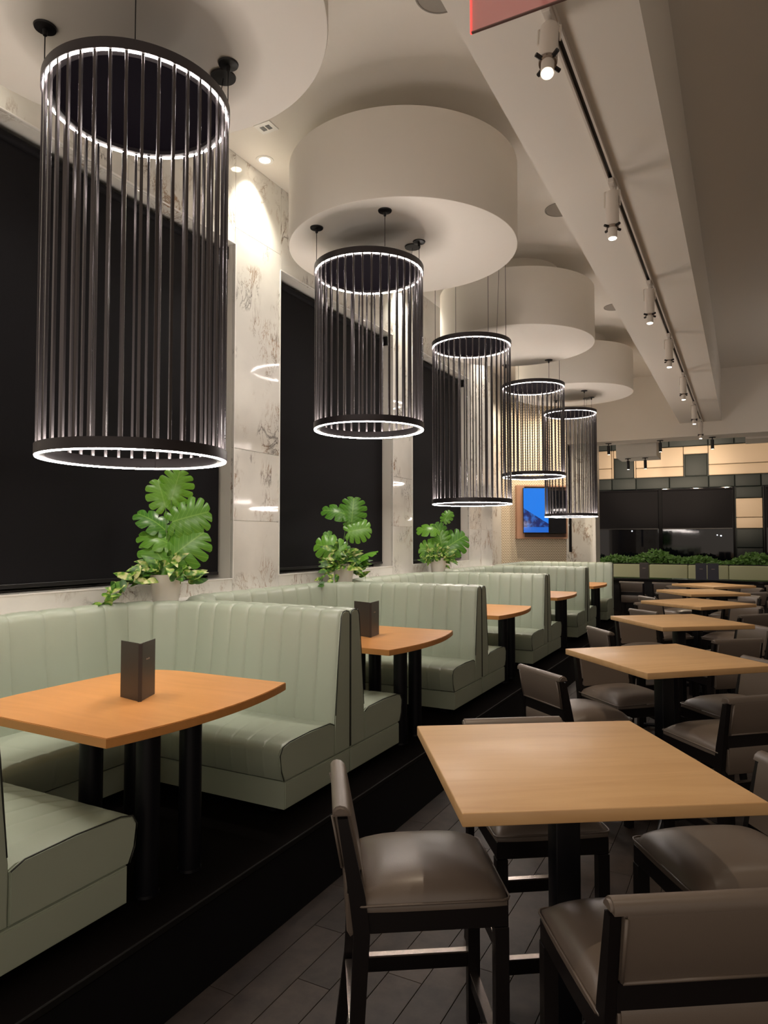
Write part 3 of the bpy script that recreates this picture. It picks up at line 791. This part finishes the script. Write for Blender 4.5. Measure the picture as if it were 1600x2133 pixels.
    for s in (-1, 1):
        tube('back_piping', [(q(z, B - .001)[0], s * .202, q(z, B)[1]) for z in (.803, .88, .965)], .005, M_TAUPE, bk_, n=6)
    tube('back_piping', [(q(.800, B - .001)[0], y, .800) for y in (-.2, 0, .2)], .005, M_TAUPE, bk_, n=6)
    box('back_rail', (-.285, -.24, -.208, .208, .72, .79), M_DARKW, t)
    pad('lower_back_panel', .205, [(-.290, .715), (-.285, .725), (-.25, .72), (-.245, .60), (-.275, .58), (-.287, .60)], M_TAUPE, t)
    return t
sides = {'L': 'on the booth side of', 'F': 'on the far side of', 'R': 'on the right side of', 'N': 'on the near side of'}
tnames = ['the nearest bar table', 'the second bar table', 'the third bar table', 'the fourth bar table', 'the fifth bar table', 'the farthest bar table']
first = [None]
def stool(x, y, deg, label):
    if first[0] is None:
        first[0] = make_stool((x, y, 0), math.radians(deg), label); snap(first[0]); return first[0]
    return dup(first[0], (x, y, 0), math.radians(deg), label)
MAN = {(0, 'L'): (-1.018, 2.255, 33), (0, 'N'): (-.272, 2.10, 123), (0, 'F'): (-.82, 2.94, -56), (0, 'R'): (-.085, 2.80, 214),
       (1, 'L'): (-.99, 4.68, 50), (1, 'F'): (-.80, 5.34, -46), (1, 'N'): (-.14, 4.52, 132), (1, 'R'): (-.10, 5.32, 222)}
for i, (x, y, a) in enumerate(TB):
    for k, da in (('L', 0), ('N', 90), ('R', 180), ('F', 270)):
        if (i, k) in MAN: sx, sy, sd = MAN[i, k]
        else:
            th = math.radians(a + da + random.uniform(-3, 3)); dd = .52 + random.uniform(-.02, .05)
            sx, sy, sd = x - dd * math.cos(th), y - dd * math.sin(th), math.degrees(th)
        stool(sx, sy, sd, 'taupe leather bar stool with dark legs ' + sides[k] + ' ' + tnames[i])
cl = ['bar stool with its back to us at the black counter, leftmost, beside the last booth', 'bar stool at the black counter, second from the left', 'bar stool at the black counter, third from the left', 'bar stool at the black counter, fourth from the left', 'bar stool at the black counter, rightmost']
for i, lb in enumerate(cl): stool(-2.02 + i * .62 if i < 2 else -2.02 + i * .64, 14.78, 90, lb)

# menus
menu((-2.65, 2.46, 1.05), math.radians(51), 'dark folded menu standing open on the nearest booth table', .175, .285, .98)
menu((-2.71, 4.92, 1.05), math.radians(39), 'dark folded menu on the second booth table, beside the green partition', .21, .283, 1.05)
menu((-2.72, 7.35, 1.05), math.radians(42), 'dark menu on the third booth table, mostly hidden by the partition', .18, .285, 1.0)

# ------------------------------------------------------------------ plants
def monstera_mesh(seed, L=.2, W=.105, bend=.35, lobes=5):
    rnd = random.Random(seed); bm = bmesh.new()
    rad = [0, .25, .5, .78, 1.0]; per = 5
    def bendz(x, y): return -bend * y * y / L - .35 * x * x / W
    for s in (-1, 1):
        for k in range(lobes):
            cols = []
            for u in [i / (per - 1) for i in range(per)]:
                ph = (k + u) / lobes
                al = PI * .95 * (1 - ph) ** 1.0
                mx = W * math.sin(al) ** .75 if al > 0 else 0
                my = .40 * L + .60 * L * math.cos(al)
                rx, ry = 0, L * (.02 + .88 * ph ** 1.15)
                tipf = 1 - .07 * abs(2 * u - 1) ** 3
                col = []
                for r in rad:
                    f = r * tipf
                    gap = 0.0
                    if r > .45 and lobes > 1:
                        gap = (.5 - u) * .30 * (r - .45) / .55
                    ph2 = ph + gap / lobes * 1.0
                    al2 = PI * .95 * max(0, 1 - ph2)
                    mx2 = W * max(0, math.sin(al2)) ** .75; my2 = .40 * L + .60 * L * math.cos(al2)
                    x = rx + (mx2 - rx) * f; y = ry + (my2 - ry) * f
                    col.append(bm.verts.new((s * x, y, bendz(x, y) + .006 * math.sin(u * PI) * r)))
                cols.append(col)
            for a, b in zip(cols, cols[1:]):
                for j in range(len(rad) - 1):
                    f = (a[j], a[j + 1], b[j + 1], b[j]) if s > 0 else (b[j], b[j + 1], a[j + 1], a[j])
                    try: bm.faces.new(f)
                    except ValueError: pass
    bmesh.ops.remove_doubles(bm, verts=bm.verts, dist=.0004)
    me = bm_mesh(bm, 'monstera_leaf', True); me.materials.append(M_MON); return me
def simple_leaf(L, W, bend, m, nm):
    bm = bmesh.new(); rows = []
    for i in range(6):
        t = i / 5; w = W * math.sin(PI * t) ** .8 * (1 - .35 * t); w = max(w, .0005)
        y = L * t; z = -bend * t * t * L
        rows.append([bm.verts.new((-w, y, z + .12 * w)), bm.verts.new((0, y, z - .10 * w)), bm.verts.new((w, y, z + .12 * w))])
    for a, b in zip(rows, rows[1:]):
        for j in range(2): bm.faces.new((a[j], a[j + 1], b[j + 1], b[j]))
    me = bm_mesh(bm, nm, True); me.materials.append(m); return me
MON = [monstera_mesh(1), monstera_mesh(2, .2, .115, .2, 6), monstera_mesh(3, .2, .085, .6, 4)]
PL = [simple_leaf(.075, .021, .5, M_POTH, 'pothos_leaf'), simple_leaf(.06, .019, .3, M_POTH, 'pothos_leaf'), simple_leaf(.085, .025, .8, M_POTH, 'pothos_leaf')]
def orient(dirv, up):      # leaf frame: local y along dirv, local z near up
    y = Vector(dirv).normalized(); z = Vector(up); z = (z - y * z.dot(y)).normalized(); x = y.cross(z)
    return Matrix((x, y, z)).transposed().to_euler()
def plant(loc, label, leaves, drape, seed, npoth=75, zsc=1.0):
    """leaves: (du, dv, dz, length scale, pointing (a right, up), facing tilt); u is along the picture's right, d towards the camera"""
    rnd = random.Random(seed)
    t = thing('potted_plant', label, 'potted plant', loc, group='potted monstera and pothos on the ledge')
    lathe('pot', [(.001, 0), (.088, 0), (.093, .006), (.118, .205), (.121, .212), (.117, .214), (.112, .205), (.108, .185), (.001, .185)], M_POT, t, n=48)
    lathe('soil', [(.001, .188), (.109, .188)], M_SOIL, t, n=24)
    tocam = (Vector((0, 0, 1.95)) - Vector(loc)).normalized()
    rt = Rv.copy(); up = Vector((0, 0, 1)); tw = Vector((tocam.x, tocam.y, 0)).normalized()
    for (u, dz, d, sc, ang, tilt, kind) in leaves:
        base = rt * (u * 1.45 + .02) + up * (dz - .03) + tw * d
        a = math.radians(ang); dirv = rt * math.cos(a) + up * math.sin(a) + tw * tilt * .5
        nrm = tocam * math.cos(tilt) + up * math.sin(tilt) + rt * .25 * rnd.uniform(-1, 1)
        sc *= 1.28; base = base - dirv.normalized() * (.05 * sc)
        tip = base + dirv.normalized() * .2 * sc
        low = min(base.x, tip.x, (base.x + tip.x) / 2 - .07 * sc) + loc[0]
        if low < WX + .03: base.x += WX + .03 - low
        o = link_mesh('leaf', MON[kind], None, t, base, orient(dirv, nrm)); o.scale = (sc,) * 3
        root = Vector((rnd.uniform(-.03, .03), rnd.uniform(-.03, .03), .19))
        mid = root.lerp(base, .55) + Vector((0, 0, .04)) + rt * (-.15 * u)
        tube('stem', [root, root.lerp(mid, .5) + up * .01, mid, base], .0035, M_STEM, t, n=6)
    for k in range(npoth):
        if k < npoth * .55:
            r = .20 * rnd.random() ** .7; a = rnd.uniform(0, 2 * PI)
            p = Vector((r * math.cos(a), r * math.sin(a), .215 + rnd.uniform(-.05, .15) * max(.3, 1.25 - r * 4.5) - max(0, r - .13) * .9))
            d = Vector((math.cos(a), math.sin(a), rnd.uniform(-.1, .9)))
        else:
            s = rnd.random(); v = rnd.choice(drape)
            p = Vector((0, 0, .21)) + Vector((0.10 * abs(v[0]), 1.0, 0)) * v[0] * 1.3 * s + tw * (v[2] * s + .03) * .6 + up * (v[1] * s ** 1.4 + .07 * math.sin(PI * min(1, s * 1.2))) + Vector((rnd.uniform(-.035, .035), rnd.uniform(-.02, .02), rnd.uniform(-.03, .045)))
            d = Vector((rt.x, rt.y, 0)) * (v[0] * 2) + Vector((rnd.uniform(-.7, .7), rnd.uniform(-.7, .7), rnd.uniform(-.6, .7)))
        wx = loc[0] + p.x
        if wx < WX + .13: p.x = WX + .13 - loc[0] + rnd.uniform(0, .05)
        nr = tocam + up * rnd.uniform(0, 1.2) + Vector((rnd.uniform(-.6, .6), rnd.uniform(-.6, .6), 0))
        o = link_mesh('small_leaf', rnd.choice(PL), None, t, p, orient(d, nr)); k2 = rnd.uniform(1.1, 1.75); o.scale = (k2,) * 3
    return t
LZ = 1.372
plant((-3.87, 3.83, LZ), 'potted plant with tall split leaves under the nearest pendant, trailing to the left',
      [(.02, .86, 0, .95, 75, .15, 1), (-.03, .80, .02, .9, 105, .3, 0), (.06, .66, .03, 1.15, 18, .1, 1), (-.05, .62, .0, .95, 135, .5, 2), (-.03, .50, .03, .9, 150, .6, 2),
       (.05, .42, .05, 1.25, 40, .05, 1), (-.03, .35, .06, 1.05, 125, .2, 0)],
      [(-.42, -.17, .02), (-.30, -.05, .02), (.24, -.04, .02), (-.36, -.12, .04), (.20, .02, .04)], 11, 190)
plant((-3.87, 6.42, LZ), 'potted plant under the second pendant, its pot buried in trailing leaves',
      [(.05, .76, .0, 1.1, 85, .2, 1), (-.03, .80, .0, 1.0, 155, .5, 2), (.06, .60, .03, 1.0, 15, .2, 1), (-.02, .42, .0, .8, 150, .5, 0), (-.17, .40, .04, 1.15, 160, .2, 0), (-.05, .32, .07, .9, 140, .5, 2), (.08, .30, .03, 1.1, 60, 1.2, 2), (-.10, .42, .0, .8, 100, .8, 2)],
      [(-.34, -.19, .05), (-.2, -.14, .08), (.30, -.16, .05), (.2, -.08, .08), (.02, -.17, .14), (-.1, -.17, .13), (-.12, .16, .05), (.08, .10, .06)], 12, 280)
plant((-3.87, 9.02, LZ), 'potted plant under the third pendant, small white pot showing',
      [(.06, .80, .0, .7, 60, .2, 0), (-.05, .66, .0, 1.1, 165, .6, 2), (.02, .58, .0, .9, 120, .4, 0), (.10, .42, .04, 1.45, 35, .1, 1), (.0, .38, .03, 1.2, -10, .4, 0), (-.06, .34, .04, 1.2, 165, .2, 1), (.02, .42, .02, 1.1, 100, .3, 1)],
      [(-.26, -.06, .02), (.28, -.05, .03), (.18, -.16, .1), (.1, -.13, .12), (-.15, .02, .03)], 13, 180)

# ------------------------------------------------------------------ screens on the herringbone wall
def hpos(u, v, z):      # point on the slanted wall: u along it, v out of it
    return (hx + u * math.cos(ha) + v * math.sin(ha), hy + u * math.sin(ha) - v * math.cos(ha), z)
nz0, nz1 = 1.86, 3.02
ni = thing('screen_niche', 'copper-coloured wall box framing the two screens on the herringbone wall', 'wall box', hpos(.33, 0, nz0), ha)
NW = 1.15; Hh = nz1 - nz0
boxes('frame', [(0, .17, -.12, -.004, 0, Hh), (NW - .03, NW, -.12, -.004, 0, Hh), (.17, NW - .03, -.12, -.004, 0, .03), (.17, NW - .03, -.12, -.004, Hh - .03, Hh)], M_COPPER, ni)
box('back_panel', (.17, NW - .03, -.03, -.006, .03, Hh - .03), mat('brown_laminate', (.10, .06, .04), .4), ni)
tv = thing('television', 'television showing a bright blue picture, in the copper box', 'television', hpos(.33 + .40, .20, nz0 + .61), ha - .12)
box('casing', (-.28, .28, .0, .04, -.49, .49), M_BLACK, tv, bev=.004)
box('picture', (-.27, .27, -.003, .0, -.475, .48), M_TV, tv)
box('mount', (-.06, .06, .04, .14, -.1, .1), M_BLACK, tv)
tv2 = thing('television', 'black switched-off screen right of the blue one', 'television', hpos(.33 + .90, .16, nz0 + .60), ha + .1)
box('casing', (-.20, .215, .0, .035, -.49, .46), M_BLACK, tv2, bev=.004)
box('picture', (-.19, .205, -.003, 0, -.475, .45), M_GLASSB, tv2)
box('mount', (-.06, .06, .035, .10, -.1, .1), M_BLACK, tv2)

# ------------------------------------------------------------------ far room
FY = 22.5
wf = box('wall_right', (-6.5, 6.0, FY + .05, FY + .2, 0, CEIL), M_TEAL); wf['kind'] = 'structure'
def panel(x0, x1, z0, z1, m, th=.05):
    c = ((x0 + x1) / 2, FY, (z0 + z1) / 2)
    box('upholstered_panel', (-(x1 - x0) / 2 + .006, (x1 - x0) / 2 - .006, -th, .05, -(z1 - z0) / 2 + .006, (z1 - z0) / 2 - .006), m, wf, bev=.022, seg=3, loc=c)
xs = [-6.4, -5.4, -4.6, -3.68, -2.96, -2.0, -.92, -.23, .44, 1.5, 2.6, 3.7, 4.8, 6.0]
for a, b in zip(xs, xs[1:]): panel(a, b, 3.38, 3.74, M_TEAL); panel(a, b, 4.64, CEIL, M_TEAL)
for a, b in ((-6.4, -4.9), (-4.9, -3.68)): panel(a, b, 3.74, 4.07, M_BEIGE); panel(a, b, 4.07, 4.64, M_BEIGE)
panel(-3.68, -3.62, 3.74, 4.64, M_BEIGE); panel(-3.02, -2.96, 3.74, 4.64, M_BEIGE); panel(-3.62, -3.02, 4.38, 4.64, M_BEIGE); panel(-3.62, -3.02, 3.74, 4.38, M_TEAL, -.01)
panel(-2.96, -1.60, 3.74, 4.04, M_BEIGE); panel(-2.96, -1.60, 4.04, 4.64, M_BEIGE)
panel(-1.60, -.92, 4.40, 4.64, M_BEIGE); panel(-1.57, -.95, 3.74, 4.40, M_TEAL, -.01)
for a, b in ((-.92, .9), (.9, 3.2), (3.2, 6.0)): panel(a, b, 3.74, 4.06, M_BEIGE); panel(a, b, 4.06, 4.64, M_BEIGE)
for x0, x1 in ((-.22, .47), (3.1, 3.7)):
    panel(x0, x1, 3.04, 3.38, M_TEAL); panel(x0, x1, 2.48, 3.04, M_BEIGE); panel(x0, x1, 2.16, 2.48, M_BEIGE); panel(x0, x1, 1.60, 2.16, M_TEAL); panel(x0, x1, .4, 1.60, M_TEAL)
n = 3
for x0, x1 in ((-4.35, -2.30), (-2.24, -.28), (.53, 3.05), (3.75, 5.9)):
    n += 1
    w = thing('window_%d' % n, 'wide far window with night outside', None, (0, 0, 0), kind='structure')
    box('pane', (x0, x1, FY - .01, FY, 1.1, 3.38), M_GLASSB, w)
    boxes('window_frame', [(x0 - .03, x0 + .02, FY - .06, FY, 1.1, 3.38), (x1 - .02, x1 + .03, FY - .06, FY, 1.1, 3.38), (x0, x1, FY - .06, FY, 1.05, 1.12)], M_FRAME, w)
    t = thing('roller_blind', ('charcoal blind half lowered over the far window, ' + ('left one', 'right one', 'cut by the right edge of the photo', 'beyond the right edge')[n - 4]), 'blind', ((x0 + x1) / 2, FY - .09, 2.17), group='far half-lowered blinds')
    box('fabric', (-(x1 - x0) / 2 + .03, (x1 - x0) / 2 - .03, -.001, .001, 0, 1.14), M_BLIND, t)
    box('hem_bar', (-(x1 - x0) / 2 + .03, (x1 - x0) / 2 - .03, -.006, .006, -.02, .005), M_BLACK, t)
    cyl('roller', (-(x1 - x0) / 2 + .03, 0, 1.16), ((x1 - x0) / 2 - .03, 0, 1.16), .03, M_BLIND, t)
# lights of the street outside, seen as small lamps beyond the glass
for i, (x, z, r) in enumerate(((-.72, 1.97, .018), (-.62, 1.95, .022), (-3.1, 2.10, .02), (.62, 2.18, .02), (.66, 2.08, .022))):
    tag(lathe('street_light', [(.001, -r), (r * .7, -r * .7), (r, 0), (r * .7, r * .7), (.001, r)], mat('street_glow', (1, 1, 1), .5, emis=(.8, .88, 1), es=2.0), n=10, loc=(x, FY - .035, z)),
        'street light in the far window, ' + ('third from the left', 'second from the right of the middle pair', 'at the far left', 'upper of the pair at the right edge', 'lower of the pair at the right edge')[i], 'light', 'street lights in the far windows')

# far banquette with hedge planter behind it
bq = thing('banquette', 'long pale green channelled banquette along the far windows', 'banquette', (0, 20.6, 0))
for i in range(10):
    x0 = -4.4 + i * 1.0
    box('back_section', (x0 + .004, x0 + .996, .0, .14, .42, 1.14), M_LIMEV, bq, bev=.03, seg=3)
    box('seat_section', (x0 + .004, x0 + .996, -.52, .0, .26, .44), M_LIMEV, bq, bev=.03, seg=3)
box('plinth', (-4.4, 5.6, -.46, .14, 0, .26), M_BLACK, bq)
hp = thing('planter', 'long black planter box full of green leaves before the far windows', 'planter', (0, 21.0, 0))
box('trough', (-4.4, 5.6, -.17, .25, 0, 1.16), M_BLACK, hp)
HL = simple_leaf(.105, .034, .5, M_HEDGE, 'hedge_leaf')
bm = bmesh.new(); rnd = random.Random(5)
tmpl = [v.co.copy() for v in HL.vertices]; faces = [tuple(p.vertices) for p in HL.polygons]
for k in range(4800):
    x = rnd.uniform(-4.3, 5.5); hgt = .22 + .10 * math.sin(x * 2.1) + .07 * math.sin(x * 5.3 + 1)
    p = Vector((x, rnd.uniform(-.10, .24), 1.12 + rnd.random() ** .8 * hgt))
    d = Vector((rnd.uniform(-1, 1), rnd.uniform(-1, .5), rnd.uniform(-.3, 1)))
    M = orient(d, Vector((rnd.uniform(-.5, .5), -1, rnd.uniform(0, 1)))).to_matrix()
    vs = [bm.verts.new(p + M @ c) for c in tmpl]
    for f in faces: bm.faces.new([vs[i] for i in f])
o = link_mesh('foliage', bm_mesh(bm, 'foliage', True), M_HEDGE, hp); o['kind'] = 'stuff'
# far dining tables
def ftable(x, y, w, label):
    t = thing('dining_table', label, 'table', (x, y, 0), group='dining tables by the far banquette')
    box('tabletop', (-w / 2, w / 2, -.38, .38, .72, .76), M_DTAB, t, bev=.003)
    box('apron_plate', (-w * .28, w * .28, -.2, .2, .70, .72), M_COLM, t)
    box('column', (-.05, .05, -.05, .05, .03, .70), M_COLM, t)
    lathe('base_disc', [(.001, 0), (.26, 0), (.26, .012), (.05, .035), (.001, .035)], M_COLM, t, n=28)
ftable(-2.9, 19.4, 1.0, 'far dining table at the left, its edge seen past the last booth'); ftable(-1.0, 19.2, 1.6, 'far dining table in the middle, behind the menus'); ftable(1.15, 19.4, 1.2, 'far dining table cut by the right edge of the photo')
# black counter with menus
ct = thing('bar_counter', 'long black gloss-topped counter behind the bar tables', 'counter', (0, 15.4, 0))
box('counter_top', (-2.6, 5.5, -.22, .28, .985, 1.03), M_BLKTOP, ct, bev=.004)
box('counter_body', (-2.55, 5.45, -.02, .22, 0, .985), M_BLACK, ct)
for x, w, lb in ((-1.88, .17, 'black menu stand on the counter, leftmost'), (-.80, .2, 'dark brown menu on the counter, left of the navy one'), (-.58, .2, 'dark navy menu on the counter, right of the brown one')):
    t = thing('menu', lb, 'menu', (x, 15.3 + (.1 if 'brown' in lb else 0), 1.03), group='menus on the black counter')
    box('cover', (-w / 2, w / 2, -.03, -.026, 0, .33), M_MENU if 'navy' not in lb else mat('navy_cover', (.02, .022, .04), .4), t)
    box('cover', (-w / 2, w / 2, .03, .034, 0, .33), M_MENU, t)
    box('spine', (-w / 2 - .004, -w / 2, -.03, .034, 0, .33), M_MENU, t)
    box('printed_name', (-.03, .03, -.0308, -.03, .21, .218), M_LOGO, t)
# black cylinder spots of the far room
for (x, y, z), lb in zip(((-2.72, 16.2, 4.03), (-1.62, 16.2, 4.03), (-.58, 16.2, 4.03), (-2.02, 16.9, 3.74), (-2.4, 16.9, 3.74)),
                         ('black cylinder spotlight under the bulkhead, leftmost', 'black cylinder spotlight under the bulkhead, middle one', 'black cylinder spotlight under the bulkhead, rightmost', 'black cylinder spotlight under the pale duct, right one', 'black cylinder spotlight under the pale duct, left one')):
    t = thing('cylinder_spotlight', lb, 'spotlight', (x, y, z), group='black cylinder spotlights')
    lathe('canopy', [(.001, -.012), (.065, -.010), (.07, -.001), (.001, -.001)], M_BLACK, t, n=24)
    cyl('stem_joint', (0, 0, -.012), (0, 0, -.05), .012, M_BLACK, t)
    cyl('housing', (0, 0, -.05), (.0, .03, -.25), .034, M_BLACK, t, n=20)
    cyl('lens', (0, .03, -.2505), (0, .0305, -.2535), .024, M_LENS, t, n=16)
    spot('cylinder_lamp', (0, .035, -.27), ({-2.72: -1.0, -1.62: 1.7}.get(x, .1), FY - y - .1, -.35 if z > 4 else .1), 520, .75, .7, t, .03)
for x, y in ((-3.2, 19.5), (-1.0, 19.3), (1.2, 19.5), (3.4, 19.3)):
    downlight(x, y, CEIL, 'recessed downlight over the far banquette, ' + ('leftmost', 'second from the left', 'third from the left', 'rightmost')[(x > -2) + (x > 0) + (x > 2)], 90, None, 1.3, group='downlights over the far banquette')
# enclosing walls, out of the photo
wr = box('wall_1', (6.0, 6.15, -2.5, 23, 0, CEIL), M_CEIL); wr['kind'] = 'structure'
# extra pendant added in the unseen right part to brighten the bulkhead
pendant(2.7, 13.0, 4.075, 2.755, (CEIL,) * 4, 'black rod pendant added for light in the unseen right part of the room')
